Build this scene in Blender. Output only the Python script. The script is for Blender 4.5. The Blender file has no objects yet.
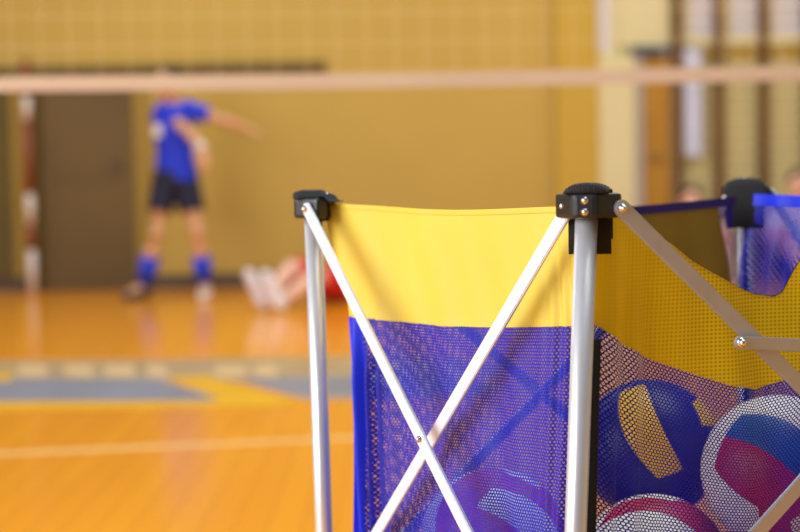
import bpy, bmesh, math, random
import numpy as np
from mathutils import Vector, Matrix, Quaternion
random.seed(4); np.random.seed(4)
C = bpy.context.scene.collection
PI = math.pi
V = Vector
# ------------------------------------------------------------------ camera
H = 0.93; FPX = 1500.0; PITCH = math.atan(96/FPX); ROLL = 0.018
cam_d = bpy.data.cameras.new('camera'); cam = bpy.data.objects.new('camera', cam_d); C.objects.link(cam)
cam_d.sensor_fit = 'HORIZONTAL'; cam_d.sensor_width = 36; cam_d.lens = 36*FPX/800
CM = Matrix.Translation((0, 0, H)) @ Matrix.Rotation(PI/2-PITCH, 4, 'X') @ Matrix.Rotation(-ROLL, 4, 'Z')
cam.matrix_world = CM
cam_d.clip_start = 0.05; cam_d.clip_end = 200
cam_d.dof.use_dof = True; cam_d.dof.focus_distance = 1.74; cam_d.dof.aperture_fstop = 3.0
bpy.context.scene.camera = cam
R3 = CM.to_3x3(); EYE = V((0, 0, H))
def ray(px, py):
    return (R3 @ V(((px-400)/FPX, -(py-266)/FPX, -1))).normalized()
def at(px, py, Y):                      # the point of the place seen at that pixel, Y metres away
    d = ray(px, py); return EYE + d*(Y/d.y)
def ground(px, py, z=0.0):
    d = ray(px, py); return EYE + d*((z-H)/d.z)
def on_plane(px, py, p0, n):
    d = ray(px, py); return EYE + d*((p0-EYE).dot(n)/d.dot(n))
# ------------------------------------------------------------------ materials
def lin(c):
    return tuple(((x/255)/12.92 if x/255 <= .04045 else ((x/255+.055)/1.055)**2.4) for x in c)
def mat(name, rgb, rough=.6, metal=0.0, var=0.06, scale=8.0, spec=.5, coat=0.0, transl=0.0, bump=0.0, emit=0.0):
    m = bpy.data.materials.new(name); m.use_nodes = True
    nt = m.node_tree; N = nt.nodes; Lk = nt.links; b = N['Principled BSDF']
    c = lin(rgb)
    tc = N.new('ShaderNodeTexCoord'); nz = N.new('ShaderNodeTexNoise'); nz.inputs['Scale'].default_value = scale; nz.inputs['Detail'].default_value = 3
    Lk.new(tc.outputs['Object'], nz.inputs['Vector'])
    rp = N.new('ShaderNodeValToRGB')
    rp.color_ramp.elements[0].position = .3; rp.color_ramp.elements[1].position = .7
    rp.color_ramp.elements[0].color = (*[x*(1-var) for x in c], 1); rp.color_ramp.elements[1].color = (*[min(1, x*(1+var)) for x in c], 1)
    Lk.new(nz.outputs['Fac'], rp.inputs['Fac']); Lk.new(rp.outputs['Color'], b.inputs['Base Color'])
    b.inputs['Roughness'].default_value = rough; b.inputs['Metallic'].default_value = metal
    b.inputs['Specular IOR Level'].default_value = spec; b.inputs['Coat Weight'].default_value = coat
    if emit:
        Lk.new(rp.outputs['Color'], b.inputs['Emission Color']); b.inputs['Emission Strength'].default_value = emit
    if bump:
        bp = N.new('ShaderNodeBump'); bp.inputs['Strength'].default_value = bump; bp.inputs['Distance'].default_value = .002
        Lk.new(nz.outputs['Fac'], bp.inputs['Height']); Lk.new(bp.outputs['Normal'], b.inputs['Normal'])
    if transl:
        out = N['Material Output']; t = N.new('ShaderNodeBsdfTranslucent'); mx = N.new('ShaderNodeMixShader')
        Lk.new(rp.outputs['Color'], t.inputs['Color']); mx.inputs[0].default_value = transl
        Lk.new(b.outputs[0], mx.inputs[1]); Lk.new(t.outputs[0], mx.inputs[2]); Lk.new(mx.outputs[0], out.inputs['Surface'])
    return m
def dotted(m, dark, pitch=.0047, amount=.6):
    """woven dots over a cloth: the UV map is in metres"""
    nt = m.node_tree; N = nt.nodes; Lk = nt.links; b = N['Principled BSDF']
    uv = N.new('ShaderNodeUVMap'); sx = N.new('ShaderNodeSeparateXYZ'); Lk.new(uv.outputs[0], sx.inputs[0])
    def wave(a, bq):
        p = N.new('ShaderNodeMath'); p.operation = 'MULTIPLY'; p.inputs[1].default_value = a; Lk.new(sx.outputs[0], p.inputs[0])
        q = N.new('ShaderNodeMath'); q.operation = 'MULTIPLY_ADD'; q.inputs[1].default_value = bq; Lk.new(sx.outputs[1], q.inputs[0]); Lk.new(p.outputs[0], q.inputs[2])
        s = N.new('ShaderNodeMath'); s.operation = 'SINE'; Lk.new(q.outputs[0], s.inputs[0]); return s
    k = 2*PI/pitch
    w1 = wave(k*.5, k*.577); w2 = wave(k*.5, -k*.577)
    mu = N.new('ShaderNodeMath'); mu.operation = 'MULTIPLY'; Lk.new(w1.outputs[0], mu.inputs[0]); Lk.new(w2.outputs[0], mu.inputs[1])
    mr = N.new('ShaderNodeMapRange'); mr.inputs[1].default_value = -.1; mr.inputs[2].default_value = .6; mr.inputs[4].default_value = amount; Lk.new(mu.outputs[0], mr.inputs[0])
    mx = N.new('ShaderNodeMix'); mx.data_type = 'RGBA'
    fd = N.new('ShaderNodeMapRange'); fd.inputs[1].default_value = .03; fd.inputs[2].default_value = .17; fd.inputs[3].default_value = .05; Lk.new(sx.outputs[0], fd.inputs[0])
    ml = N.new('ShaderNodeMath'); ml.operation = 'MULTIPLY'; Lk.new(mr.outputs[0], ml.inputs[0]); Lk.new(fd.outputs[0], ml.inputs[1]); Lk.new(ml.outputs[0], mx.inputs[0])
    src = b.inputs['Base Color'].links[0].from_socket
    Lk.new(src, mx.inputs[6]); mx.inputs[7].default_value = (*lin(dark), 1)
    Lk.new(mx.outputs[2], b.inputs['Base Color'])
    bp = N.new('ShaderNodeBump'); bp.inputs['Strength'].default_value = .25; bp.inputs['Distance'].default_value = .0008; Lk.new(mu.outputs[0], bp.inputs['Height']); Lk.new(bp.outputs['Normal'], b.inputs['Normal'])
    return m
M = {}
M['alu'] = mat('brushed_aluminium', (222, 223, 228), .34, .62, .03, 40)
M['bar'] = mat('satin_aluminium_bar', (224, 229, 238), .42, .25, .03, 40)
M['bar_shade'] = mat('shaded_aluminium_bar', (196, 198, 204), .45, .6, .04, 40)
M['black'] = mat('black_plastic', (24, 26, 30), .38, 0, .1, 30)
M['web'] = mat('black_webbing', (13, 13, 15), .75, 0, .3, 300, bump=.6)
M['chrome'] = mat('chrome_rivet', (225, 225, 225), .18, 1, .02, 20)
M['yellow'] = mat('yellow_nylon', (225, 201, 78), .55, 0, .03, 6, transl=.2)
M['yellow_dot'] = dotted(mat('yellow_nylon_weave', (232, 200, 8), .6, 0, .04, 6, transl=.2), (110, 82, 2), .0054, .6)
M['yellow_shade'] = dotted(mat('yellow_nylon_inside_shade', (140, 112, 12), .7, 0, .05, 6, transl=.12), (64, 46, 6), .0054, .6)  # same nylon darkened: shade inside the bag put into its colour
M['blue'] = mat('blue_mesh_thread', (14, 20, 168), .6, 0, .06, 60, transl=.12)
M['hem_blue'] = mat('blue_binding_tape', (10, 44, 225), .55, 0, .04, 60, transl=.2)
M['hem_navy'] = mat('navy_binding_tape', (44, 24, 92), .65, 0, .06, 60)
M['b_white'] = mat('ball_white', (238, 234, 230), .42, 0, .03, 20, bump=.1)
M['b_red'] = mat('ball_red', (196, 28, 52), .42, 0, .05, 20, bump=.1)
M['b_blue'] = mat('ball_blue', (24, 92, 178), .42, 0, .05, 20, bump=.1)
M['b_navy'] = mat('ball_deep_blue', (22, 34, 150), .42, 0, .05, 20, bump=.1)
M['b_yellow'] = mat('ball_yellow', (250, 196, 20), .42, 0, .04, 20, bump=.1)
M['seam'] = mat('ball_seam', (60, 55, 60), .7)
M['skin'] = mat('skin', (208, 154, 112), .55, 0, .05, 12)
M['skin_pale'] = mat('skin_pale', (236, 184, 158), .55, 0, .05, 12)
M['hair'] = mat('dark_hair', (52, 34, 24), .6, 0, .2, 60)
M['shirt'] = mat('blue_jersey', (18, 48, 205), .7, 0, .06, 10)
M['shorts'] = mat('navy_shorts', (18, 20, 48), .75, 0, .1, 10)
M['socks'] = mat('blue_shin_sock', (30, 58, 205), .75, 0, .06, 10)
M['shoe_dark'] = mat('dark_shoe', (58, 52, 66), .6)
M['shoe_white'] = mat('white_shoe', (226, 220, 226), .6)
M['red'] = mat('red_shorts', (205, 26, 30), .7)
M['white_cloth'] = mat('white_cloth', (228, 218, 214), .8)
M['eye'] = mat('eye', (30, 24, 22), .3)
M['lip'] = mat('lip', (176, 96, 84), .5)
M['wall'] = mat('golden_wall_paint', (188, 156, 72), .75, 0, .05, .7)
M['wall_bright'] = mat('yellow_paint_and_wall_light', (190, 156, 54), .7, 0, .04, .8)
M['cream'] = mat('cream_paint', (214, 202, 152), .75, 0, .03, .8)
M['beige'] = mat('beige_paint', (218, 206, 150), .75, 0, .04, .8)
M['brown_door'] = mat('dark_brown_door', (100, 76, 28), .6, 0, .12, 1.2)
M['ledge_shadow'] = mat('ledge_shadow_olive', (98, 74, 26), .7, 0, .1, 1.5)
M['olive'] = mat('olive_frame', (92, 76, 22), .7, 0, .1, 2)
M['dim_strip'] = mat('dim_yellow_strip', (156, 126, 46), .7, 0, .05, 1)
M['base'] = mat('dark_baseboard', (84, 66, 50), .6, 0, .1, 2)
M['door_wood'] = mat('amber_wood_door', (168, 120, 30), .5, 0, .12, 2)
M['grey_frame'] = mat('grey_door_frame', (172, 160, 150), .6)
M['bar_wood'] = mat('dark_wood_upright', (104, 70, 24), .5, 0, .15, 4)
M['rung_wood'] = mat('rung_wood', (196, 172, 110), .5, 0, .1, 4)
M['frosted'] = mat('frosted_daylight_glass', (216, 212, 220), .4, 0, .03, 2, emit=.12)
M['lav'] = mat('pale_lavender', (200, 202, 220), .8)
M['tape'] = mat('net_tape', (196, 172, 146), .8, 0, .05, 3)
M['cord'] = mat('net_cord', (226, 200, 148), .8)
M['pole_white'] = mat('pole_white', (225, 210, 200), .5)
M['pole_red'] = mat('pole_red', (140, 72, 44), .5)
M['line_white'] = mat('line_white', (236, 188, 120), .35)
M['line_yellow'] = mat('line_yellow', (228, 172, 22), .35)
M['line_grey'] = mat('line_blue_grey', (126, 134, 150), .35, 0, .12, 3)
M['line_taupe'] = mat('line_taupe', (172, 148, 112), .35, 0, .15, 3)
M['line_letter'] = mat('line_letter', (216, 184, 138), .35)
M['steel'] = mat('dark_steel', (90, 92, 98), .5, .6)
M['rubber'] = mat('rubber', (20, 20, 20), .8)
# floor: varnished orange planks
def floor_mat():
    m = bpy.data.materials.new('varnished_orange_floor'); m.use_nodes = True
    nt = m.node_tree; N = nt.nodes; Lk = nt.links; b = N['Principled BSDF']
    tc = N.new('ShaderNodeTexCoord'); mp = N.new('ShaderNodeMapping'); mp.inputs['Rotation'].default_value = (0, 0, PI/2)
    Lk.new(tc.outputs['Object'], mp.inputs[0])
    br = N.new('ShaderNodeTexBrick'); Lk.new(mp.outputs[0], br.inputs[0]); br.inputs['Scale'].default_value = 1
    br.inputs['Brick Width'].default_value = 1.8; br.inputs['Row Height'].default_value = .09; br.inputs['Mortar Size'].default_value = .0012
    br.inputs['Color1'].default_value = (*lin((242, 158, 34)), 1); br.inputs['Color2'].default_value = (*lin((236, 150, 32)), 1); br.inputs['Mortar'].default_value = (*lin((170, 96, 20)), 1)
    Lk.new(br.outputs['Color'], b.inputs['Base Color'])
    b.inputs['Roughness'].default_value = .17; b.inputs['Specular IOR Level'].default_value = .4
    return m
M['floor'] = floor_mat()
# ------------------------------------------------------------------ object helpers
def link(name, me, m=None, parent=None, smooth=False):
    o = bpy.data.objects.new(name, me); C.objects.link(o)
    if m is not None:
        for x in (m if isinstance(m, (list, tuple)) else [m]): me.materials.append(x)
    if parent is not None: o.parent = parent
    if smooth: me.polygons.foreach_set('use_smooth', [True]*len(me.polygons))
    return o
def from_bm(name, bm, m, parent=None, smooth=False, origin=None):
    bmesh.ops.recalc_face_normals(bm, faces=bm.faces)
    if origin is not None: bmesh.ops.translate(bm, verts=bm.verts, vec=-V(origin))
    me = bpy.data.meshes.new(name); bm.to_mesh(me); bm.free()
    o = link(name, me, m, parent, smooth)
    if origin is not None: o.location = origin
    return o
def tag(o, label=None, cat=None, group=None, kind=None):
    if label: o['label'] = label
    if cat: o['category'] = cat
    if group: o['group'] = group
    if kind: o['kind'] = kind
    return o
def empty(name, loc=(0, 0, 0)):
    o = bpy.data.objects.new(name, None); C.objects.link(o); o.location = loc; o.empty_display_size = .1; return o
def put(o, root):
    """parent a mesh built in world space under an Empty (which is only translated)"""
    o.parent = root; o.location = V(o.location) - V(root.location); return o
def add_box(bm, c, ax, ay, az, bevel=0.0):
    """box about c with half-axis vectors"""
    c = V(c); ax, ay, az = V(ax), V(ay), V(az)
    vs = [bm.verts.new(c+ax*i+ay*j+az*k) for i in (-1, 1) for j in (-1, 1) for k in (-1, 1)]
    fs = [bm.faces.new([vs[i] for i in q]) for q in ((0, 1, 3, 2), (4, 6, 7, 5), (0, 4, 5, 1), (2, 3, 7, 6), (0, 2, 6, 4), (1, 5, 7, 3))]
    if bevel:
        es = list({e for f in fs for e in f.edges})
        bmesh.ops.bevel(bm, geom=es, offset=bevel, segments=2, affect='EDGES', profile=.6)
    return vs
def add_prism(bm, pts, z0, z1, bevel=0.0):
    lo = [bm.verts.new((p[0], p[1], z0)) for p in pts]; hi = [bm.verts.new((p[0], p[1], z1)) for p in pts]
    n = len(pts); fs = [bm.faces.new(lo[::-1]), bm.faces.new(hi)]
    for i in range(n): fs.append(bm.faces.new((lo[i], lo[(i+1) % n], hi[(i+1) % n], hi[i])))
    if bevel:
        bmesh.ops.bevel(bm, geom=list({e for f in fs for e in f.edges}), offset=bevel, segments=2, affect='EDGES', profile=.6)
def frame(d, hint=V((0, 0, 1))):
    d = d.normalized()
    if abs(d.dot(hint)) > .97: hint = V((1, 0, 0))
    s = d.cross(hint).normalized(); return s, s.cross(d).normalized()
def add_tube(bm, pts, rad, seg=20, side=None, flat=1.0, cap=True):
    """tapered tube along pts; rad: one per point, or (r_side, r_depth)"""
    pts = [V(p) for p in pts]; n = len(pts); rings = []
    if not isinstance(rad, (list, tuple)): rad = [rad]*n
    for i, p in enumerate(pts):
        d = (pts[min(i+1, n-1)]-pts[max(i-1, 0)])
        if side is not None:
            s = V(side) - d.normalized()*V(side).dot(d.normalized()); s.normalize(); t = d.normalized().cross(s)
        else:
            s, t = frame(d)
        r = rad[i]; ra, rb = r if isinstance(r, (list, tuple)) else (r, r*flat)
        rings.append([bm.verts.new(p + s*ra*math.cos(2*PI*k/seg) + t*rb*math.sin(2*PI*k/seg)) for k in range(seg)])
    for a, b in zip(rings, rings[1:]):
        for k in range(seg): bm.faces.new((a[k], a[(k+1) % seg], b[(k+1) % seg], b[k]))
    if cap:
        bm.faces.new(rings[0][::-1]); bm.faces.new(rings[-1])
def add_ball(bm, c, r, seg=16, rot=None):
    r = V(r) if isinstance(r, (list, tuple, Vector)) else V((r, r, r))
    mtx = Matrix.Translation(V(c)) @ (rot.to_matrix().to_4x4() if rot else Matrix()) @ Matrix.Diagonal((*r, 1))
    bmesh.ops.create_uvsphere(bm, u_segments=seg, v_segments=max(8, seg//2), radius=1, matrix=mtx)
def cap_chain(bm, pts, rad, seg=14, side=None):
    add_tube(bm, pts, rad, seg, side)
    for p, r in ((pts[0], rad[0]), (pts[-1], rad[-1])):
        rr = min(r) if isinstance(r, (list, tuple)) else r
        add_ball(bm, p, rr*.985, 12)
def remeshed(name, bm, m, voxel, parent=None, smooth_it=4, origin=None):
    """one continuous skin over overlapping tapered pieces"""
    bmesh.ops.recalc_face_normals(bm, faces=bm.faces)
    me0 = bpy.data.meshes.new('tmp'); bm.to_mesh(me0); bm.free()
    o0 = bpy.data.objects.new('tmp', me0); C.objects.link(o0)
    r = o0.modifiers.new('r', 'REMESH'); r.mode = 'VOXEL'; r.voxel_size = voxel
    s = o0.modifiers.new('s', 'SMOOTH'); s.factor = .5; s.iterations = smooth_it
    dg = bpy.context.evaluated_depsgraph_get(); me = bpy.data.meshes.new_from_object(o0.evaluated_get(dg))
    bpy.data.objects.remove(o0); bpy.data.meshes.remove(me0)
    me.name = name; me.materials.clear()
    return link(name, me, m, parent, True)
def np_mesh(name, co, quads, m, parent, smooth=True, uv=None):
    me = bpy.data.meshes.new(name); nv, nf = len(co), len(quads); k = quads.shape[1]
    me.vertices.add(nv); me.vertices.foreach_set('co', np.asarray(co, np.float32).ravel())
    me.loops.add(nf*k); me.loops.foreach_set('vertex_index', quads.astype(np.int32).ravel())
    me.polygons.add(nf); me.polygons.foreach_set('loop_start', np.arange(0, nf*k, k, dtype=np.int32)); me.polygons.foreach_set('loop_total', np.full(nf, k, np.int32))
    if smooth: me.polygons.foreach_set('use_smooth', np.ones(nf, bool))
    me.update(calc_edges=True)
    if uv is not None:
        l = me.uv_layers.new(name='UVMap'); l.data.foreach_set('uv', uv[quads.ravel()].astype(np.float32).ravel())
    me.validate()
    return link(name, me, m, parent)

# ================================================================== ROOM
YW = 12.2
def slab(name, x0, x1, y0, y1, z0, z1, m, label=None, parent=None, bevel=0.0):
    bm = bmesh.new(); add_box(bm, ((x0+x1)/2, (y0+y1)/2, (z0+z1)/2), ((x1-x0)/2, 0, 0), (0, (y1-y0)/2, 0), (0, 0, (z1-z0)/2), bevel)
    o = from_bm(name, bm, m, parent)
    if parent is None: o['kind'] = 'structure'
    return o
X0, X1, ZC = -7.5, 7.5, 5.2
floor = slab('floor', X0-.2, X1+.2, -4, YW+.2, -.12, 0, M['floor'])
def wx(px, py=170): return at(px, py, YW).x
def wz(px, py): return at(px, py, YW).z
xc = wx(597)
slab('wall_back', X0-.2, xc, YW, YW+.2, 0, ZC, M['wall'])
slab('wall_back_right', xc, X1+.2, YW, YW+.2, 0, ZC, M['beige'])
slab('wall_left', X0-.2, X0, -4, YW, 0, ZC, M['wall'])
slab('wall_right', X1, X1+.2, -4, YW, 0, ZC, M['beige'])
# baseboard, ledge shadow strip, lit yellow strip, column
slab('baseboard_back', X0, wx(632), YW-.03, YW, 0, .115, M['base'])
slab('trim_1', X0, wx(326, 70), YW-.05, YW, wz(150, 76), wz(150, 65), M['ledge_shadow'])  # dark strip standing for the shadow line of a ledge
slab('trim_2', wx(136), wx(151), YW-.05, YW, .115, wz(150, 75), M['dim_strip'])
slab('trim_3', wx(-30), wx(14), YW-.05, YW, .115, wz(10, 75), M['olive'])
slab('trim_4', wx(14), wx(25), YW-.05, YW, .115, wz(10, 75), M['dim_strip'])
slab('trim_5', wx(25), wx(41), YW-.06, YW, .115, wz(10, 75), M['olive'])
slab('trim_6', wx(556), wx(597), YW-.12, YW, .115, ZC, M['wall_bright'])  # light on the wall put into this strip's brighter yellow
slab('trim_7', wx(597), wx(633), YW-.10, YW, .115, wz(610, 59), M['cream'])
# doors
def door(name, pxa, pxb, pyt, m, leaves, frame_m=None, handle_px=None):
    root = empty(name, (wx((pxa+pxb)/2), YW, 0)); root['kind'] = 'structure'
    xa, xb, zt = wx(pxa), wx(pxb), wz((pxa+pxb)/2, pyt)
    n = leaves; w = (xb-xa)/n
    for i in range(n):
        bm = bmesh.new(); add_box(bm, (xa+w*(i+.5), YW-.025, zt/2+.01), (w/2-.006, 0, 0), (0, .02, 0), (0, 0, zt/2-.012), .004)
        for zc, hh in ((zt*.28, zt*.2), (zt*.72, zt*.2)):
            add_box(bm, (xa+w*(i+.5), YW-.047, zc), (w*.33, 0, 0), (0, .004, 0), (0, 0, hh), .003)
        put(from_bm('door_leaf', bm, m), root)
    hx = xb-.1 if n == 1 else xa+w-.07
    bm = bmesh.new(); add_tube(bm, [(hx, YW-.045, 1.0), (hx, YW-.10, 1.0), (hx-.1, YW-.10, 1.0)], .011, 10)
    put(from_bm('door_handle', bm, M['steel'], None, True), root)
    if frame_m:
        bm = bmesh.new(); t = .065
        add_box(bm, (xa-t/2, YW-.04, zt/2), (t/2, 0, 0), (0, .04, 0), (0, 0, zt/2)); add_box(bm, (xb+t/2, YW-.04, zt/2), (t/2, 0, 0), (0, .04, 0), (0, 0, zt/2))
        put(from_bm('door_frame', bm, frame_m), root)
        bm = bmesh.new(); add_box(bm, ((xa+xb)/2+.04, YW-.045, zt+.045), ((xb-xa)/2+.13, 0, 0), (0, .045, 0), (0, 0, .04), .004)
        put(from_bm('door_head', bm, M['steel']), root)
    return root
door('door_1', 41, 136, 75, M['brown_door'], 1)
door('door_2', 642, 671, 57, M['door_wood'], 1, M['grey_frame'])
# high frosted window running behind the wall bars
def window(name, pa, pb, zb, zt, n):
    root = empty(name, (wx((pa+pb)/2), YW, zb)); root['kind'] = 'structure'
    xa, xb = wx(pa), wx(pb)
    for i in range(n):
        w = (xb-xa)/n
        bm = bmesh.new(); add_box(bm, (xa+w*(i+.5), YW-.012, (zb+zt)/2), (w/2-.03, 0, 0), (0, .006, 0), (0, 0, (zt-zb)/2-.03))
        put(from_bm('pane', bm, M['frosted']), root)
    bm = bmesh.new()
    for z in (zb, zt): add_box(bm, ((xa+xb)/2, YW-.03, z), ((xb-xa)/2+.03, 0, 0), (0, .03, 0), (0, 0, .035))
    for i in range(n+1): add_box(bm, (xa+(xb-xa)*i/n, YW-.028, (zb+zt)/2), (.03, 0, 0), (0, .026, 0), (0, 0, (zt-zb)/2-.035))
    put(from_bm('window_frame', bm, M['cream']), root)
window('window_1', 593, 614, wz(605, 56), wz(605, 56)+1.3, 1)
slab('trim_9', wx(616), wx(668), YW-.03, YW, wz(640, 46), ZC, M['cream'])
window('window_2', 684, 850, wz(740, 42), wz(740, 42)+1.2, 4)
slab('trim_8', wx(684), wx(850), YW-.035, YW, wz(740, 58), wz(740, 48), M['wall_bright'])

# painted marks on the floor
def patch(name, pix, m, z):
    bm = bmesh.new(); pts = [ground(*p) for p in pix]
    lo = [bm.verts.new((p.x, p.y, .0002)) for p in pts]; hi = [bm.verts.new((p.x, p.y, z)) for p in pts]; n = len(pts)
    bm.faces.new(hi); bm.faces.new(lo[::-1])
    for i in range(n): bm.faces.new((lo[i], lo[(i+1) % n], hi[(i+1) % n], hi[i]))
    o = from_bm(name, bm, m); o.parent = floor; return o
patch('painted_band', [(-120, 362), (150, 360), (420, 355), (520, 372), (420, 381), (-120, 384)], M['line_taupe'], .001)
patch('painted_field', [(-120, 379), (155, 379), (225, 399), (190, 402), (-120, 404)], M['line_grey'], .0014)
patch('painted_field', [(232, 379), (420, 374), (520, 390), (430, 397), (305, 399)], M['line_grey'], .0014)
patch('painted_stripe', [(165, 377), (206, 376), (300, 403), (238, 408)], M['line_yellow'], .0018)
patch('painted_stripe', [(-120, 403), (238, 401), (238, 407), (-120, 410)], M['line_yellow'], .0022)
patch('painted_stripe', [(-120, 375), (12, 373), (12, 381), (-120, 384)], M['line_yellow'], .0018)
for a, b in ((18, 46), (64, 92), (104, 134), (146, 166), (215, 245), (254, 276)):
    patch('painted_letter_block', [(a, 366), (b, 366), (b+2, 376), (a+1, 376)], M['line_letter'], .0026)
patch('court_line', [(-150, 459), (430, 433), (430, 436), (-150, 462.5)], M['line_white'], .001)

# ================================================================== VOLLEYBALL NET
YN = 5.1
net = empty('volleyball_net', (0, YN, 0)); tag(net, 'cream volleyball net with wide bottom tape stretched across the hall', 'net')
def tape_z(x):
    p = x/YN*FPX+400
    py = float(np.interp(p, [-2000, 0, 300, 560, 800, 2800], [112, 84.5, 81.8, 78, 73.2, 55]))
    return None
zt0 = [at(p, q, YN).z for p, q in ((0, 84.5), (300, 81.8), (560, 78), (800, 73.2))]
xt0 = [at(p, q, YN).x for p, q in ((0, 84.5), (300, 81.8), (560, 78), (800, 73.2))]
def tape_c(x): return float(np.interp(x, [-4.7]+xt0+[4.7], [zt0[0]]+zt0+[zt0[-1]]))
bm = bmesh.new(); prev = None
for i in range(61):
    x = -4.7+9.4*i/60; z = tape_c(x)
    ring = [bm.verts.new((x, YN+dy, z+dz)) for dy, dz in ((-.003, -.024), (.003, -.024), (.003, .024), (-.003, .024))]
    if prev:
        for k in range(4): bm.faces.new((prev[k], prev[(k+1) % 4], ring[(k+1) % 4], ring[k]))
    else: bm.faces.new(ring)
    prev = ring
bm.faces.new(prev); put(from_bm('bottom_tape', bm, M['tape']), net)
bm = bmesh.new(); zt = 2.22
for i in range(95):
    x = -4.7+.1*i
    add_tube(bm, [(x, YN, tape_c(x)+.02), (x, YN, zt)], .001, 5)
for k in range(11):
    d = .026+.1*k
    add_tube(bm, [(x, YN, min(zt, tape_c(x)+d)) for x in np.linspace(-4.7, 4.7, 24)], .001, 5)
put(from_bm('netting', bm, M['cord']), net)
bm = bmesh.new(); add_box(bm, (0, YN, zt+.03), (4.7, 0, 0), (0, .003, 0), (0, 0, .035)); put(from_bm('top_tape', bm, M['tape']), net)
for s in (-1, 1):
    bm = bmesh.new(); add_tube(bm, [(s*4.78, YN, 0), (s*4.78, YN, 2.35)], .04, 16); add_tube(bm, [(s*4.78, YN, 0), (s*4.78, YN, .03)], .15, 20)
    put(from_bm('net_post', bm, M['steel'], None, True), net)

# striped pole by the wall
pb = ground(33, 293); Yp = pb.y
zs = [0]+[at(32, q, Yp).z for q in (250, 224, 194, 120, 96)]+[at(26, 60, Yp).z]
bm = bmesh.new(); cols = []
for i in range(len(zs)-1):
    n0 = len(bm.faces)
    add_tube(bm, [(pb.x, Yp, zs[i]), (pb.x, Yp, zs[i+1])], .034, 16)
    bm.faces.ensure_lookup_table()
    for f in bm.faces[n0:]: f.material_index = (0, 1, 0, 1, 0, 1)[i]
pole = from_bm('striped_pole', bm, [M['pole_white'], M['pole_red']], None, True)
tag(pole, 'red and white banded pole standing in front of the dark brown door', 'pole')

# wall bars
wb = empty('wall_bars', (wx(740), YW, 0)); tag(wb, 'wooden gymnastics wall bars with dark uprights beside the amber door', 'wall bars')
ups = [676, 717, 761, 806, 850]
for p in ups:
    bm = bmesh.new(); add_box(bm, (wx(p), YW-.06, 1.4), (.036, 0, 0), (0, .045, 0), (0, 0, 1.4), .006)
    put(from_bm('upright', bm, M['bar_wood']), wb)
for a, b in zip(ups, ups[1:]):
    for k in range(22):
        z = .25+.1*k+.03
        bm = bmesh.new(); add_tube(bm, [(wx(a)+.033, YW-.075, z), (wx(b)-.033, YW-.075, z)], .011, 8)
        if k < 24 and b <= 850: put(from_bm('rung', bm, M['rung_wood'], None, True), wb)
# narrow wavy lavender sheet in front of the bars
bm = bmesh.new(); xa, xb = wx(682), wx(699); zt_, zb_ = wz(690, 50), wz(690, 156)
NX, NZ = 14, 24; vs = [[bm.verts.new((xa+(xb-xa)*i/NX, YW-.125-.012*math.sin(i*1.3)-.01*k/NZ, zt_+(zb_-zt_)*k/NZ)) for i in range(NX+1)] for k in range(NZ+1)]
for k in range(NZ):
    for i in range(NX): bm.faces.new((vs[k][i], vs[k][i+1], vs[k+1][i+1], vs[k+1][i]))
cl = from_bm('pale_strip', bm, M['lav'], None, True)
tag(cl, 'narrow pale lavender strip down the wall bars', 'cloth')

# ================================================================== PEOPLE
def hand(bm, w, d, up, scale=1.0, curl=.35, side=1):
    """palm and five bent fingers from wrist w along d; up = back of the hand"""
    d = d.normalized(); up = (up - d*up.dot(d)).normalized(); s = d.cross(up)*side
    k = scale
    cap_chain(bm, [w, w+d*.045*k, w+d*.09*k], [(.024*k, .016*k), (.036*k, .015*k), (.040*k, .013*k)], 12, s)
    for i, (o, L) in enumerate(((-.030, .066), (-.010, .078), (.010, .072), (.029, .056))):
        p = w+d*.088*k+s*o*k; pts = [p]; dd = d+s*o*2.5
        for q in range(3):
            dd = (dd - up*curl*(q+.4)).normalized(); pts.append(pts[-1]+dd*L*k*(.42, .32, .26)[q])
        cap_chain(bm, pts, [.0095*k, .009*k, .008*k, .0065*k], 8)
    p = w+d*.03*k-s*.03*k; a = (d-s*.9-up*.2).normalized(); b = (d-s*.25-up*.4).normalized()
    cap_chain(bm, [p, p+a*.04*k, p+a*.04*k+b*.035*k], [.013*k, .011*k, .008*k], 8)
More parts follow.
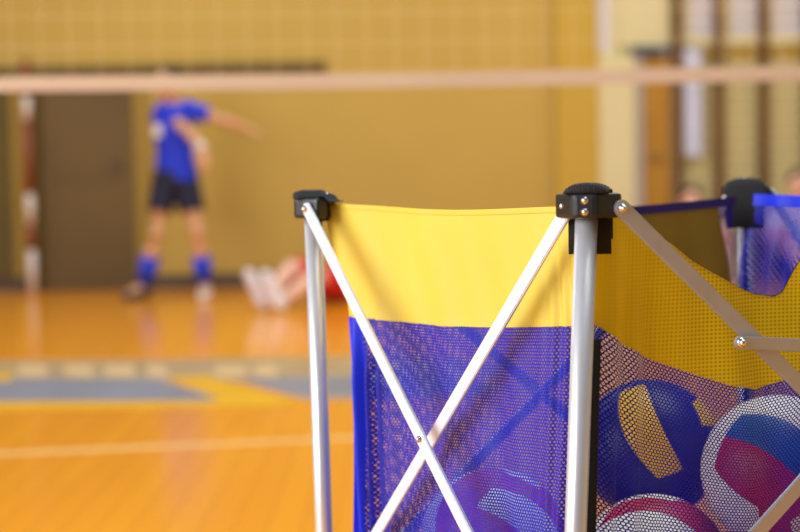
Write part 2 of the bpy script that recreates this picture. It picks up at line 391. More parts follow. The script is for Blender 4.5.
def make_person(name, J, look, label, cloth, hairm=None, skin='skin', seat=False, voxel=.006):
    """J: joints in world space. look: face direction"""
    root = empty(name, V((J['pelvis'].x, J['pelvis'].y, 0)))
    tag(root, label, 'person')
    sh = (J['sh_r']-J['sh_l']).normalized(); hp = (J['hip_r']-J['hip_l']).normalized()
    up = (J['neck']-J['pelvis']).normalized()
    bm = bmesh.new()
    P, N_ = J['pelvis'], J['neck']
    spine = [P-up*.07, P+up*.03, P.lerp(N_, .38), P.lerp(N_, .68), P.lerp(N_, .9), N_+up*.01]
    sd = [hp, hp, (hp+sh), sh, sh, sh]
    rad = [(.115, .085), (.155, .10), (.125, .088), (.158, .105), (.165, .085), (.055, .05)]
    def torso(bm, g):
        add_tube(bm, spine, [(a+g, b+g) for a, b in rad], 24, hp+sh)
        add_ball(bm, P-up*.03, (.13+g, .10+g, .11+g), 16)
    torso(bm, 0)
    head = J['head']; look = look.normalized(); hu = (head-N_).normalized(); hs = look.cross(hu).normalized(); hu2 = hs.cross(look).normalized()
    cap_chain(bm, [N_-up*.03, N_.lerp(head, .55)], [.062, .055], 14)
    q = Matrix((hs, look, hu2)).transposed().to_quaternion()
    add_ball(bm, head+hu2*.03, (.076, .092, .095), 20, q)
    add_ball(bm, head-hu2*.045+look*.022, (.056, .066, .072), 16, q)
    cap_chain(bm, [head+look*.09+hu2*.02, head+look*.112-hu2*.02], [.011, .016], 8)       # nose
    for s in (-1, 1): add_ball(bm, head+hs*s*.076-look*.005, (.012, .022, .033), 10, q)     # ears
    for s in ('l', 'r'):
        S, E, W = J['sh_'+s], J['el_'+s], J['wr_'+s]
        cap_chain(bm, [S, S.lerp(E, .4), E, E.lerp(W, .35), W], [.055, .048, .039, .040, .026], 14)
        hd = J.get('hd_'+s, (W-E)).normalized()
        hand(bm, W, hd, J.get('hu_'+s, V((0, -.3, 1))), 1.0, .28, 1 if s == 'l' else -1)
        hip, K, A = J['hip_'+s], J['kn_'+s], J['an_'+s]
        cap_chain(bm, [hip, hip.lerp(K, .45), K, K.lerp(A, .3), K.lerp(A, .65), A], [.092, .076, .056, .058, .046, .036], 16)
        T = J['toe_'+s]; cap_chain(bm, [A, A.lerp(T, .55), T], [.036, .036, .026], 10)
    put(remeshed('body', bm, M[skin], voxel), root)
    # eyes and mouth
    for s in (-1, 1):
        bm = bmesh.new(); add_ball(bm, head+look*.086+hs*s*.031+hu2*.022, .012, 10); put(from_bm('eye', bm, M['eye'], None, True), root)
    bm = bmesh.new(); add_ball(bm, head+look*.084-hu2*.055, (.024, .008, .008), 10, q); put(from_bm('mouth', bm, M['lip'], None, True), root)
    bm = bmesh.new()
    add_ball(bm, head+hu2*.048-look*.014, (.086, .097, .09), 20, q); add_ball(bm, head-look*.045+hu2*.005, (.074, .062, .085), 16, q)
    put(remeshed('hair', bm, M['hair'], .008), root)
    # shirt
    bm = bmesh.new(); g = .016
    add_tube(bm, [P-up*.04, P+up*.03]+spine[2:5]+[N_-up*.005], [(.165, .118), (.160, .117), (.140, .108), (.160, .118), (.162, .103), (.072, .066)], 24, hp+sh)
    for s in ('l', 'r'):
        S, E = J['sh_'+s], J['el_'+s]
        add_ball(bm, S, .068, 12); add_tube(bm, [S.lerp(N_, .3), S, S.lerp(E, .62)], [.075, .069, .064], 14)
    put(remeshed('shirt', bm, M[cloth['shirt']], .008), root)
    # shorts
    bm = bmesh.new()
    add_tube(bm, [P+up*.05, P-up*.05], [(.166, .116), (.172, .125)], 24, hp)
    add_ball(bm, P-up*.05, (.165, .122, .10), 16)
    for s in ('l', 'r'):
        hip, K = J['hip_'+s], J['kn_'+s]
        add_tube(bm, [hip-(K-hip)*.12, hip, hip.lerp(K, cloth.get('short_len', .5))], [.088, .106, .098], 16)
    put(remeshed('shorts', bm, M[cloth['shorts']], .008), root)
    for s in ('l', 'r'):
        K, A, T = J['kn_'+s], J['an_'+s], J['toe_'+s]
        if cloth.get('socks'):
            bm = bmesh.new(); a, b = cloth.get('sock_span', (.3, .98))
            add_tube(bm, [K.lerp(A, a), K.lerp(A, (a+b)/2), K.lerp(A, b)], [.072, .066, .052], 16)
            put(from_bm('sock', bm, M[cloth['socks']], None, True), root)
        bm = bmesh.new(); n = (T-A); n2 = n.normalized()
        sole = J.get('sole_'+s, V((0, 0, -1)))
        heel = A+sole*.045-n2*.035; toe = T+sole*.012+n2*.02
        cap_chain(bm, [A+sole*.005, A+sole*.045], [.046, .050], 12)
        cap_chain(bm, [heel, heel.lerp(toe, .5), toe], [(.040, .042), (.046, .040), (.042, .032)], 14, n2.cross(sole))
        put(remeshed('shoe', bm, M[cloth['shoe_'+s] if 'shoe_'+s in cloth else cloth['shoe']], .006), root)
    return root
# standing player
Y = 11.2
def A_(px, py, dy=0.0): return at(px, py, Y+dy)
J = dict(pelvis=A_(176, 176), neck=A_(172, 103), head=A_(168, 83, -.05), sh_l=A_(189, 110, -.05), sh_r=A_(163, 110, .08),
         hip_l=A_(186, 184), hip_r=A_(165, 184),
         el_l=A_(221, 119, -.06), wr_l=A_(248, 129, -.02), el_r=A_(187, 130, -.2), wr_r=A_(203, 150, -.33),
         kn_l=A_(198, 235, -.08), kn_r=A_(156, 235, -.10), an_l=A_(205, 285, .02), an_r=A_(144, 286, -.02))
J['toe_l'] = J['an_l']+V((.01, -.16, -.05)); J['toe_r'] = J['an_r']+V((-.10, -.12, -.05))
J['hd_r'] = V((.12, -.2, -.75))
dz = min(J['an_l'].z, J['an_r'].z)
player = make_person('person', J, V((-.45, -.85, -.05)), 'standing volleyball player in blue jersey and navy shorts, one arm stretched out',
            dict(shirt='shirt', shorts='shorts', short_len=.55, socks='socks', sock_span=(.42, .96), shoe_l='shoe_white', shoe_r='shoe_dark'))
for o in player.children:
    pass
bm = bmesh.new()
W, E = J['wr_r'], J['el_r']; add_tube(bm, [W.lerp(E, .02), W.lerp(E, .22)], [.036, .04], 16); put(from_bm('wristband', bm, M['white_cloth'], None, True), player)
bm = bmesh.new(); c = J['pelvis'].lerp(J['neck'], .62)+V((-.10, -.118, 0)); add_box(bm, c, (.028, 0.012, 0), (0, .006, 0), (0, 0, .045), .004); bm2 = bm
put(from_bm('chest_badge', bm2, M['white_cloth']), player)
# player lying on the floor, feet towards us
f0 = ground(272, 312); dirb = V((math.cos(math.radians(62)), math.sin(math.radians(62)), 0)); sd = V((dirb.y, -dirb.x, 0))
def Lp(a, s, z): return V((f0.x, f0.y, 0))+dirb*a+sd*s+V((0, 0, z))
J = dict(pelvis=Lp(.86, 0, .125), neck=Lp(1.36, 0, .12), head=Lp(1.53, 0, .135), sh_l=Lp(1.28, -.18, .125), sh_r=Lp(1.28, .18, .125),
         hip_l=Lp(.80, -.09, .13), hip_r=Lp(.80, .09, .13), kn_l=Lp(.40, -.09, .27), kn_r=Lp(.41, .10, .21),
         an_l=Lp(.03, -.07, .075), an_r=Lp(.0, .08, .075), el_l=Lp(1.05, -.30, .10), wr_l=Lp(.86, -.16, .27), el_r=Lp(1.05, .30, .10), wr_r=Lp(.84, .15, .27))
for s in 'lr':
    J['toe_'+s] = J['an_'+s]+V((-.09, -.03, .165)); J['sole_'+s] = -dirb; J['hd_'+s] = -dirb+V((0, 0, -.15)); J['hu_'+s] = V((0, 0, 1))
lying = make_person('person', J, V((-.1, -.1, 1)), 'player in red shorts and white shoes lying on the floor behind the ball cart',
            dict(shirt='white_cloth', shorts='red', short_len=.85, shoe='shoe_white'), skin='skin_pale')
# spectators sitting against the wall bars
def sitter(px, py, label, shirt):
    h = at(px, py, 11.62); x = h.x; y = h.y; zp = h.z-.62
    zp = max(.12, zp); b = V((x, y, 0))
    J = dict(pelvis=b+V((0, .06, .13)), neck=b+V((0, .06, h.z-.17)), head=h+V((0, .02, 0)), sh_l=b+V((.17, .05, h.z-.23)), sh_r=b+V((-.17, .05, h.z-.23)),
             hip_l=b+V((.09, 0, .13)), hip_r=b+V((-.09, 0, .13)), kn_l=b+V((.13, -.32, .40)), kn_r=b+V((-.13, -.32, .40)), an_l=b+V((.12, -.55, .085)), an_r=b+V((-.12, -.55, .085)),
             el_l=b+V((.25, -.10, .34)), el_r=b+V((-.25, -.10, .34)), wr_l=b+V((.14, -.30, .47)), wr_r=b+V((-.14, -.30, .47)))
    for s in 'lr':
        J['toe_'+s] = J['an_'+s]+V((0, -.16, -.05)); J['hd_'+s] = V((0, -1, -.2))
    return make_person('person', J, V((-.2, -1, 0)), label, dict(shirt=shirt, shorts='shorts', shoe='shoe_white'), skin='skin_pale', voxel=.008)
sitter(799, 186, 'dark-haired person sitting below the wall bars by the edge of the photo', 'white_cloth')
sitter(692, 202, 'person sitting low on the floor beside the amber door and lavender strip', 'red')

# ================================================================== BALL CART
def P2(px, py, d):
    p = at(px, py, d); return V((p.x, p.y))
Fp = P2(587.6, 220, 1.63); Lp_ = P2(312.9, 215, 2.05); Bp = P2(746, 205, 2.33); Rp = Fp+(Bp-Lp_)
CT = (Fp+Lp_+Bp+Rp)/4
cart = empty('ball_cart', (CT.x, CT.y, 0))
tag(cart, 'folding volleyball cart with yellow rimmed blue mesh bag on silver posts', 'ball cart')
ZB0, ZB1, ZP = .874, .9012, .8875
DZ = {'F': 0.0, 'L': -.0075, 'B': -.004, 'R': 0.0}      # bracket bottom, top, pivot height
RIM = .886
def v3(p, z=0.0): return V((p.x, p.y, z))
low = {'F': V((-.040, .0)), 'L': V((.012, 0)), 'B': V((-.01, -.02)), 'R': V((-.03, .0))}
top = {'F': Fp, 'L': Lp_, 'B': Bp, 'R': Rp}
nb = {'F': ('L', 'R'), 'L': ('F', 'B'), 'B': ('L', 'R'), 'R': ('F', 'B')}
def post_at(k, z):
    t = (ZB1-z)/ZB1; p = top[k]+low[k]*t; return v3(p, z)
def cput(o): return put(o, cart)
pairs = [('L', 'F'), ('F', 'R'), ('L', 'B'), ('B', 'R')]
def outn(a, b):
    d = (top[b]-top[a]).normalized(); n = V((d.y, -d.x))
    if n.dot((top[a]+top[b])/2-CT) < 0: n = -n
    return d, n
for k in 'FLBR':
    # post, foot
    bm = bmesh.new(); add_tube(bm, [post_at(k, .012), post_at(k, ZB0+.012+DZ[k])], .0123, 32)
    post = cput(from_bm('post', bm, M['alu'], None, True))
    bm = bmesh.new(); add_tube(bm, [post_at(k, 0), post_at(k, .045)], [.019, .0165], 24)
    f = from_bm('foot_cap', bm, M['rubber'], None, True); f.parent = post
    a, b = nb[k]
    ua = (top[a]-top[k]).normalized(); ub = (top[b]-top[k]).normalized()
    o = -(ua+ub).normalized(); t = V((-o.y, o.x))
    if t.dot(ua) < 0: t = -t
    na = outn(k, a)[1]; nbv = outn(k, b)[1]; c = top[k]
    pts = [c+ua*.034+na*.017, c+o*.0235+t*.013, c+o*.0235-t*.013, c+ub*.034+nbv*.017, c+ub*.034-nbv*.002, c-o*.012, c+ua*.034-na*.002]
    for nm, z0, z1 in (('corner_bracket', ZB0+DZ[k], ZB1+DZ[k]), ('slide_bracket', .300, .328)):
        off = v3(low[k]*((ZB1-z0)/ZB1)) if nm == 'slide_bracket' else V((0, 0, 0))
        bm = bmesh.new(); add_prism(bm, [p+V((off.x, off.y)) for p in pts], z0, z1, .005)
        br = cput(from_bm(nm, bm, M['black']))
        for z in ((z0+z1)/2+.0062, (z0+z1)/2-.0062):
            bm = bmesh.new(); add_ball(bm, v3(c+o*.0237, z)+off, .0034, 12); add_tube(bm, [v3(c+o*.0225, z)+off, v3(c+o*.0243, z)+off], .0042, 14)
            rv = from_bm('rivet', bm, M['chrome'], None, True); rv.parent = br
    # webbing strap: cap over the bracket, flaps outside and inside the bag
    wdt = .047 if k != 'B' else .058
    bm = bmesh.new(); NA, NB = 60, 24
    prof = []
    zi = .85 if k != 'B' else .832; oi = -.0325 if k != 'B' else -.040
    prof += [(-.0165, .834), (-.0165, .86), (-.016, ZB1-.002), (.004, ZB1+.003), (.013, ZB1+.0015)]       # inner-facing outer flap rising to the front lip (o, z)
    path = [(-.0170, .834), (-.0168, .868), (-.0160, ZB1+.001), (.012, ZB1+.0015), (.0195, ZB1+.001), (.0195, ZB1+.0045), (.010, ZB1+.0068), (-.012, ZB1+.0068), (oi+.006, ZB1+.0065), (oi, ZB1-.002), (oi-.001, .868), (oi-.001, zi)]
    if k == 'L': path = [(-.0170, .862), (-.0168, .875)]+path[2:8]+[(-.024, ZB1+.003), (-.031, ZB1-.005), (-.036, ZB1-.0125)]
    rows = []
    for i in range(NA+1):
        a_ = -1+2*i/NA; row = []
        for (oo, zz) in path:
            dome = .0032*(1-a_*a_) - .0045*abs(a_)**4
            z = zz + (dome if zz > ZB1+.003 else 0) + (DZ[k] if zz > ZB1-.01 else 0)
            z += .0006*math.sin(i*2*PI/4) if zz > ZB1 else 0
            row.append(bm.verts.new(v3(c+o*(oo+(.004*(1-a_*a_) if zz > .9 and oo > 0 else 0))+t*(a_*wdt/2), z)))
        rows.append(row)
    for i in range(NA):
        for j in range(len(path)-1): bm.faces.new((rows[i][j], rows[i+1][j], rows[i+1][j+1], rows[i][j+1]))
    st = cput(from_bm('corner_strap', bm, M['web'], None, True))
    sm = st.modifiers.new('thick', 'SOLIDIFY'); sm.thickness = .002; sm.offset = 0
    bm = bmesh.new(); add_ball(bm, v3(c-o*(.0305 if k != 'L' else .020), ZB1+.0075+DZ[k]-(.003 if k == 'L' else 0)), .004 if k != 'L' else .003, 12)
    rv = from_bm('strap_stud', bm, M['chrome'], None, True); rv.parent = st

# scissor bars
def bar(pa, pb, n, w=.0098, th=.0028, m='bar'):
    d = (pb-pa).normalized(); s = d.cross(n).normalized()
    bm = bmesh.new(); L = (pb-pa).length
    prof = [(x, y) for x, y in [(-w*math.cos(a), -w*math.sin(a)) for a in np.linspace(-PI/2, PI/2, 9)]]
    pts = [pa+d*(-w*math.cos(a))+s*(w*math.sin(a)) for a in np.linspace(-PI/2, PI/2, 9)]+[pb+d*(w*math.cos(a))-s*(w*math.sin(a)) for a in np.linspace(-PI/2, PI/2, 9)]
    fr = [bm.verts.new(p+n*th) for p in pts]; bk = [bm.verts.new(p-n*th) for p in pts]; m_ = len(pts)
    f1 = bm.faces.new(fr); f2 = bm.faces.new(bk[::-1])
    for i in range(m_): bm.faces.new((fr[i], bk[i], bk[(i+1) % m_], fr[(i+1) % m_]))
    bmesh.ops.bevel(bm, geom=list(set(f1.edges) | set(f2.edges)), offset=.0011, segments=2, affect='EDGES')
    return cput(from_bm('cross_bar', bm, M[m]))
def bolt(parent, p, n, r=.0048):
    bm = bmesh.new(); add_tube(bm, [p-n*.004, p+n*.0022], r, 16); add_ball(bm, p+n*.0018, r*.72, 12)
    b = from_bm('pivot_bolt', bm, M['chrome'], None, True); b.parent = parent; return b
ZL = .324
for a, b in pairs:
    d, n = outn(a, b); n3 = v3(n); along = .019 if (a, b) in (('L', 'F'), ('L', 'B')) else .030
    def piv(k, dd, z, off, along=along):
        p = post_at(k, z); z = z+(DZ[k] if z > .6 else 0); return V((p.x, p.y, z))+v3(dd)*along+n3*off
    o1, o2 = (.0225, .0075) if (a, b) in (('L', 'F'), ('L', 'B')) else (.0225, .0075)
    a1, b1 = piv(a, d, ZP-(.003 if (a, b) == ('F', 'R') else 0), o1), piv(b, -d, ZL, o1, -.012 if (a, b) == ('L', 'F') else along)
    a2, b2 = piv(b, -d, ZP, o2), piv(a, d, ZL, o2)
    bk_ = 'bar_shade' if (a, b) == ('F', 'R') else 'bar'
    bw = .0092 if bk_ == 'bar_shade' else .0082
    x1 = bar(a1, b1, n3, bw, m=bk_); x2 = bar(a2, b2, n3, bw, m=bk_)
    bolt(x1, a1+n3*.0028, n3); bolt(x1, b1+n3*.0028, n3); bolt(x1, (a1+b1)/2+n3*.0028, n3, .0042); bolt(x2, a2+n3*.0095, n3); bolt(x2, b2+n3*.0095, n3)
    if (a, b) == ('F', 'R'):
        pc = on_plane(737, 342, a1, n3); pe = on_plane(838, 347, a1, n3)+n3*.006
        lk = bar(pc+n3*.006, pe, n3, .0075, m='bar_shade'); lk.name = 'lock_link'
        bolt(lk, pc+n3*.009, n3, .006)

# ---- bag
def spline(xs, ys):
    xs = np.array(xs, float); ys = np.array(ys, float); g = np.linspace(xs[0], xs[-1], 600); y = np.interp(g, xs, ys)
    k = np.hanning(9); k /= k.sum(); y = np.convolve(np.pad(y, 4, 'edge'), k, 'valid'); return lambda u: np.interp(u, g, y)
IN = .022
def side(a, b, ina=(0, 0), inb=(0, 0), mitre=.02):
    """a bag side: inset from the posts at a and b: (at the rim, lower down)"""
    d, n = outn(a, b)
    A0 = top[a]-n*IN; B0 = top[b]-n*IN
    W = (B0-A0).length
    def pos(u, z, disp):
        f = np.clip((RIM-z)/.15, 0, 1); f = f*f*(3-2*f)
        sa = mitre+ina[0]+(ina[1]-ina[0])*f; sb = mitre+inb[0]+(inb[1]-inb[0])*f
        s = sa+(W-sa-sb)*u
        tz = (ZB1-z)/ZB1
        lx = (low[a].x*(1-u)+low[b].x*u)*tz*.8; ly = (low[a].y*(1-u)+low[b].y*u)*tz*.8
        return np.stack([A0.x+d.x*s+n.x*disp+lx, A0.y+d.y*s+n.y*disp+ly, z], 1)
    return pos, W, A0, d, n
def sheet(name, pos, W, zt, zb, disp, m, nu=160, nv=26, u0=0, u1=1, parent=None):
    u = np.linspace(u0, u1, nu+1); v = np.linspace(0, 1, nv+1); U, VV = np.meshgrid(u, v); U = U.ravel(); VV = VV.ravel()
    Z = zt(U)+(zb(U)-zt(U))*VV
    co = pos(U, Z, disp(U, Z))
    i = np.arange(nu); j = np.arange(nv); I, Jj = np.meshgrid(i, j); k = (Jj*(nu+1)+I).ravel()
    q = np.stack([k, k+1, k+nu+2, k+nu+1], 1)
    uv = np.stack([U*W, Z], 1)
    o = np_mesh(name, co-np.array(cart.location), q, m, cart, True, uv)
    if parent is not None: o.parent = parent
    return o
def hexnet(name, pos, W, zt, zb, disp, m, pitch, hole):
    r = pitch/math.sqrt(3); rowh = 1.5*r
    Hh = float(np.max(zt(np.linspace(0, 1, 50)))-np.min(zb(np.linspace(0, 1, 50))))
    nr = int(Hh/rowh)+1; ncol = int(W/pitch)+1
    cc, rr = np.meshgrid(np.arange(ncol), np.arange(nr)); cx = (cc+.5*(rr % 2)).ravel()*pitch; cy = rr.ravel()*rowh
    ang = np.arange(6)*PI/3+PI/6; ca, sa = np.cos(ang), np.sin(ang)
    ox = cx[:, None]+r*ca; oy = cy[:, None]+r*sa; ix = cx[:, None]+r*hole*ca; iy = cy[:, None]+r*hole*sa
    X = np.concatenate([ox, ix], 1).ravel(); Yv = np.concatenate([oy, iy], 1).ravel()
    U = np.clip(X/W, 0, 1); T = np.clip(Yv/Hh, 0, 1)
    Z = zt(U)+(zb(U)-zt(U))*T
    co = pos(U, Z, disp(U, Z))
    base = (np.arange(len(cx))*12)[:, None]; e = np.arange(6)
    q = np.stack([base+e, base+(e+1) % 6, base+6+(e+1) % 6, base+6+e], 2).reshape(-1, 4)
    # weld the outer corners
    key = np.round(np.stack([X, Yv], 1)/(pitch*1e-2)).astype(np.int64); kk = key[:, 0]*10_000_019+key[:, 1]
    _, first, inv = np.unique(kk, return_index=True, return_inverse=True)
    co = co[first]; q = inv[q]
    return np_mesh(name, co-np.array(cart.location), q, m, cart, True)
zc = lambda z: (lambda u: np.full_like(np.asarray(u, float), z))
ZBOT = .305
def sinpi(u): return np.sin(np.pi*np.clip(u, 0, 1))
# L-F side
posLF, W1, A1, d1, n1 = side('L', 'F', (-.024, .022), (-.012, -.014))
def dLF(u, z):
    t = np.clip((RIM-z)/.55, 0, 1)
    return (.004*np.sin(u*21+1+z*5)*(.3+t)+.003*np.sin(u*47+z*9)*(.2+t) + .010*np.exp(-((u-.08)/.10)**2)*np.sin(u*110+6*z)*np.clip((RIM-z-.12)/.12, 0, 1)
            - .012*sinpi(u)*np.clip((RIM-z)/.14, 0, 1)*np.clip((z-.5)/.3, 0, 1) + .003*np.exp(-((u-.9)/.07)**2)*np.sin(u*150)*np.clip((RIM-z)/.1, 0, 1))
rimLF = lambda u: RIM-.0055*sinpi(u)+.001*np.sin(np.asarray(u)*9)
def pix_uz(px, py, A0, d, n, W, mitre):
    p = on_plane(px, py, v3(A0), v3(n)); return ((V((p.x, p.y))-A0).dot(d)-mitre)/(W-2*mitre), p.z
bl = [pix_uz(p, q, A1, d1, n1, W1, .02)[1] for p, q in ((352, 317), (395, 322), (440, 327), (490, 328), (540, 325), (565, 323))]
botLF = spline([0, .2, .4, .62, .86, 1], bl)
band1 = sheet('fabric_band', posLF, W1, rimLF, botLF, dLF, M['yellow'], 200, 30)
sheet('hem', posLF, W1, lambda u: rimLF(u)+.0005, lambda u: rimLF(u)-.006, lambda u, z: dLF(u, z)+.0018, M['yellow'], 160, 2, parent=band1)
net1 = hexnet('mesh_side', posLF, W1, lambda u: botLF(u)+.003, zc(ZBOT), lambda u, z: dLF(u, z)-.001, M['blue'], .0044, .50)
sheet('edge_binding', posLF, W1, lambda u: botLF(u)-.001, zc(ZBOT), lambda u, z: dLF(u, z)+.001, M['hem_blue'], 40, 30, 0, .06, net1)
# F-R side
posFR, W2, A2, d2, n2 = side('F', 'R', (-.012, -.012), (0, 0))
rp = [(604, 208), (620, 212), (645, 223), (663, 235), (681, 247), (698, 260), (720, 273), (741, 284), (768, 295), (785, 297), (793, 292), (803, 268)]
uz = [pix_uz(p, q, A2, d2, n2, W2, .010) for p, q in rp]
us = [0]+[max(.001, x[0]) for x in uz]; zs_ = [RIM]+[x[1] for x in uz]
us += [us[-1]+.06, .72, .86, 1]; zs_ += [.868, .862, .872, RIM]
rimFR = spline(us, zs_)
bp_ = [(600, 322), (625, 341), (645, 352), (665, 361), (700, 373), (735, 384), (765, 389), (800, 378)]
uz2 = [pix_uz(p, q, A2, d2, n2, W2, .010) for p, q in bp_]
us2 = [0]+[x[0] for x in uz2]+[.62, .8, 1]; zs2 = [bl[-1]]+[x[1] for x in uz2]+[.752, .742, .745]
botFR = spline(us2, zs2)
uk = uz[9][0]
def dFR(u, z):
    t = np.clip((RIM-z)/.2, 0, 1)
    return (.006*np.sin(u*26+.5)*(.25+t*.75)+.002*np.sin(u*61+z*12) + .007*np.exp(-((u-.07)/.07)**2)*np.sin(u*130)*t
            - .010*np.exp(-((u-uk+.05)/.08)**2)*np.clip((z-.66)/.12, 0, 1) + .006*np.exp(-((u-uk-.06)/.04)**2)*np.clip((z-.6)/.12, 0, 1)
            + .012*np.exp(-((u-.52)/.2)**2)*np.clip((.74-z)/.15, 0, 1))
band2 = sheet('fabric_band', posFR, W2, rimFR, botFR, dFR, M['yellow_dot'], 300, 34)
sheet('hem', posFR, W2, lambda u: rimFR(u)+.0008, lambda u: rimFR(u)-.0025, lambda u, z: dFR(u, z)-.0012, M['hem_navy'], 300, 2, parent=band2)
net2 = hexnet('mesh_side', posFR, W2, lambda u: botFR(u)+.003, zc(ZBOT), lambda u, z: dFR(u, z)-.001, M['blue'], .0046, .70)
# L-B side, seen from inside
posLB, W3, A3, d3, n3_ = side('L', 'B', (.01, .03), (.012, -.012))
dLB = lambda u, z: .006*np.sin(u*24+2)*np.clip((RIM-z)/.2, .1, 1)-.003*np.sin(u*57)*np.clip((RIM-z)/.2, 0, 1)
rimLB = lambda u: RIM-.0075-.013*sinpi(u)
botLB = lambda u: .735+.004*np.sin(np.asarray(u)*7)
band3 = sheet('fabric_band', posLB, W3, rimLB, botLB, dLB, M['yellow_shade'], 120, 20, 0, .945)
sheet('hem', posLB, W3, lambda u: rimLB(u)+.002, lambda u: rimLB(u)-.011, lambda u, z: dLB(u, z)-.002, M['hem_navy'], 120, 2, parent=band3)
hexnet('mesh_side', posLB, W3, lambda u: botLB(u)+.003, zc(ZBOT), dLB, M['blue'], .0056, .68)
# B-R side, all mesh
posBR, W4, A4, d4, n4 = side('B', 'R', (.012, -.012), (0, 0))
hexnet('mesh_corner', lambda u, z, dd: posLB(.945+.055*u, z, dd), W3*.055, lambda u: rimLB(.945+.055*np.asarray(u)), lambda u: botLB(.945+.055*np.asarray(u)), lambda u, z: dLB(.945+.055*u, z), M['blue'], .0056, .74)
dBR = lambda u, z: (.010*np.sin(u*62+1+z*4)+.006*np.sin(u*27))*np.clip((RIM-z)/.1, .05, 1)
rimBR = lambda u: RIM-.003-.004*sinpi(u)
net4 = hexnet('mesh_side', posBR, W4, rimBR, zc(ZBOT), dBR, M['blue'], .0056, .52)
sheet('hem', posBR, W4, lambda u: rimBR(u)+.001, lambda u: rimBR(u)-.0165, lambda u, z: dBR(u, z)-.002, M['hem_blue'], 120, 2, parent=net4)
# corner bindings
def corner_tape(k, z1, z0, m, w=.008):
    a, b = nb[k]; ua = (top[a]-top[k]).normalized(); ub = (top[b]-top[k]).normalized(); inn = (ua+ub).normalized(); t = V((-inn.y, inn.x))
    bm = bmesh.new(); prev = None
    for i in range(13):
        z = z1+(z0-z1)*i/12; tz = (ZB1-z)/ZB1*.8; c = top[k]+inn*.0185+low[k]*tz
        r = [bm.verts.new(v3(c+t*s*w+inn*q, z)) for s, q in ((-1, 0), (1, 0), (1, .002), (-1, .002))]
        if prev:
            for j in range(4): bm.faces.new((prev[j], prev[(j+1) % 4], r[(j+1) % 4], r[j]))
        else: bm.faces.new(r)
        prev = r
    bm.faces.new(prev); return cput(from_bm('corner_binding', bm, m))
corner_tape('F', .74, ZBOT, M['web'], .0165); corner_tape('B', .84, ZBOT, M['hem_navy'], .003); corner_tape('R', RIM, ZBOT, M['web'], .01)
# bag bottom
bm = bmesh.new(); cs = [post_at(k, ZBOT) for k in ('L', 'F', 'R', 'B')]; cen = sum(cs, V((0, 0, 0)))/4
cs = [p.lerp(cen, .09) for p in cs]; n_ = 16
grid = [[None]*(n_+1) for _ in range(n_+1)]
for i in range(n_+1):
    for j in range(n_+1):
        a, b = i/n_, j/n_; p = cs[0].lerp(cs[1], a).lerp(cs[3].lerp(cs[2], a), b); p.z -= .012*math.sin(PI*a)*math.sin(PI*b); grid[i][j] = bm.verts.new(p)
for i in range(n_):
    for j in range(n_): bm.faces.new((grid[i][j], grid[i+1][j], grid[i+1][j+1], grid[i][j+1]))
cput(from_bm('bag_bottom', bm, M['hem_blue'], None, True))

# ================================================================== BALLS
def make_ball(loc, R_, rot, scheme, label):
    """18-panel volleyball. scheme: three colours for each of six faces (+x,-x,+y,-y,+z,-z)"""
    n = 42; bm = bmesh.new(); keys = list(dict.fromkeys(c for f in scheme for c in f)); mats = [M[k] for k in keys]
    axes = [((1, 0, 0), (0, 1, 0), (0, 0, 1)), ((-1, 0, 0), (0, 1, 0), (0, 0, 1)), ((0, 1, 0), (0, 0, 1), (1, 0, 0)), ((0, -1, 0), (0, 0, 1), (1, 0, 0)), ((0, 0, 1), (1, 0, 0), (0, 1, 0)), ((0, 0, -1), (1, 0, 0), (0, 1, 0))]
    vm = {}
    def vert(p, h):
        key = tuple(round(x, 5) for x in p)
        if key not in vm:
            vm[key] = bm.verts.new(V(p).normalized()*h)
        return vm[key]
    for fi, (nx, ax, bx_) in enumerate(axes):
        nx, ax, bx_ = V(nx), V(ax), V(bx_); g = [[None]*(n+1) for _ in range(n+1)]
        for i in range(n+1):
            for j in range(n+1):
                a, b = -1+2*i/n, -1+2*j/n
                a2 = a+.22*(1-b*b)*(1-a*a)            # bowed strips
                ta, tb = math.tan(a2*PI/4), math.tan(b*PI/4)
                e = min(abs(a+1), abs(a-1), abs(a+1/3), abs(a-1/3), abs(b+1), abs(b-1)); h = R_*(1-.012*max(0, 1-e/.05))
                g[i][j] = vert(nx+ax*ta+bx_*tb, h)
        for i in range(n):
            for j in range(n):
                f = bm.faces.new((g[i][j], g[i+1][j], g[i+1][j+1], g[i][j+1])); f.material_index = keys.index(scheme[fi][min(2, i*3//n)])
    o = from_bm('volleyball', bm, mats, None, True); o.location = loc; o.rotation_euler = rot
    tag(o, label, 'volleyball', 'volleyballs in the mesh cart'); return o
RB = .0985
W_, R_c, B_, Nv, Yl = 'b_white', 'b_red', 'b_blue', 'b_navy', 'b_yellow'
def brot(loc, roll, along, perp):
    """turn the front (-y) face: strips run at ROLL degrees below horizontal, its middle moved ALONG them and PERP to them"""
    d = (loc-EYE).normalized(); yaw = -math.atan2(d.x, d.y); pit = math.asin(d.z)
    m = Matrix.Rotation(yaw, 3, 'Z') @ Matrix.Rotation(pit, 3, 'X') @ Matrix.Rotation(math.radians(roll), 3, 'Y') @ Matrix.Rotation(-math.radians(perp), 3, 'X') @ Matrix.Rotation(math.radians(along), 3, 'Z')
    return m.to_euler()
pA, pB, pC, pD = at(779, 472, 1.90), at(650, 449, 2.10), at(655, 570, 1.93), at(494, 543, 1.965)
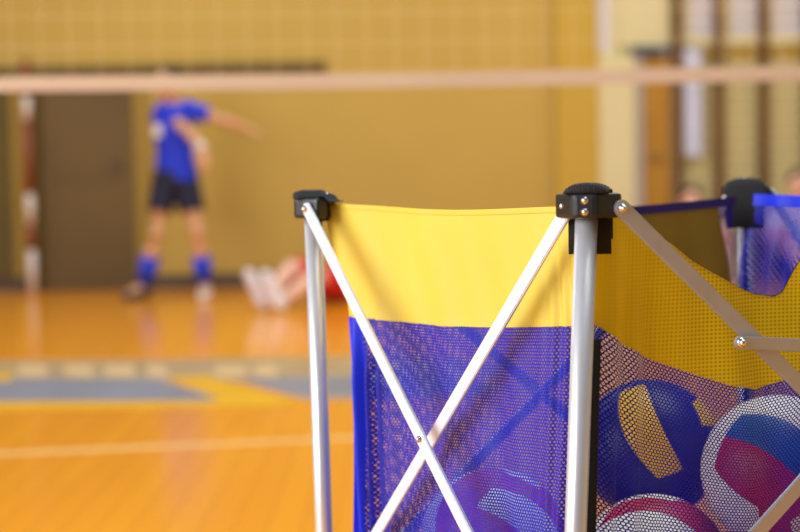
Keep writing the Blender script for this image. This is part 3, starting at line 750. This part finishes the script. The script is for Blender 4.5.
BALLS = [
 (pA, brot(pA, 36, -10, 13), [(W_, R_c, W_), (W_, W_, W_), (W_, W_, W_), (R_c, B_, W_), (W_, W_, B_), (W_, W_, R_c)], 'white volleyball with red and blue strips pressed against the mesh'),
 (pB, brot(pB, 250, 20, -9), [(Nv, Nv, Nv), (Nv, Nv, Nv), (Nv, Nv, Nv), (Nv, Yl, Nv), (Nv, Nv, Nv), (Nv, Yl, Nv)], 'blue and yellow volleyball resting behind the other balls'),
 (pC, brot(pC, 10, -10, 24), [(R_c, R_c, W_), (W_, W_, W_), (W_, W_, W_), (W_, W_, R_c), (W_, W_, R_c), (W_, R_c, W_)], 'red and white volleyball low beside the front post under the yellow one'),
 (pD, brot(pD, 40, 16, 26), [(R_c, W_, R_c), (R_c, W_, W_), (W_, W_, W_), (R_c, W_, R_c), (W_, R_c, W_), (R_c, W_, R_c)], 'red and white volleyball alone behind the crossed bars'),
]
for b in BALLS: make_ball(b[0], RB, b[1], b[2], b[3])

# ================================================================== LIGHT
w = bpy.data.worlds.new('world'); bpy.context.scene.world = w; w.use_nodes = True
bg = w.node_tree.nodes['Background']; bg.inputs[0].default_value = (.90, .97, 1.08, 1); bg.inputs[1].default_value = .16
def area(name, loc, target, sx, sy, power, col=(1, 1, 1)):
    l = bpy.data.lights.new(name, 'AREA'); l.shape = 'RECTANGLE'; l.size = sx; l.size_y = sy; l.energy = power; l.color = col
    o = bpy.data.objects.new(name, l); C.objects.link(o); o.location = loc
    o.rotation_euler = (V(target)-V(loc)).to_track_quat('-Z', 'Y').to_euler(); return o
area('window_light', (-4.8, -.3, 2.5), (.1, 1.9, .7), 5.0, 3.6, 540, (.97, .99, 1.03))
area('hall_light', (0, 8.0, 5.0), (0, 8.8, 0), 11, 5, 415, (.95, 1, 1.0))
area('ball_fill_light', (1.2, 2.6, 4.6), (.6, 2.2, 0), 3.5, 2.5, 100, (.97, 1, 1.02))  # added fill lamp above the cart, brightens the balls from the top
sc = bpy.context.scene
sc.view_settings.view_transform = 'Standard'; sc.view_settings.look = 'None'; sc.view_settings.exposure = 0; sc.view_settings.gamma = 1
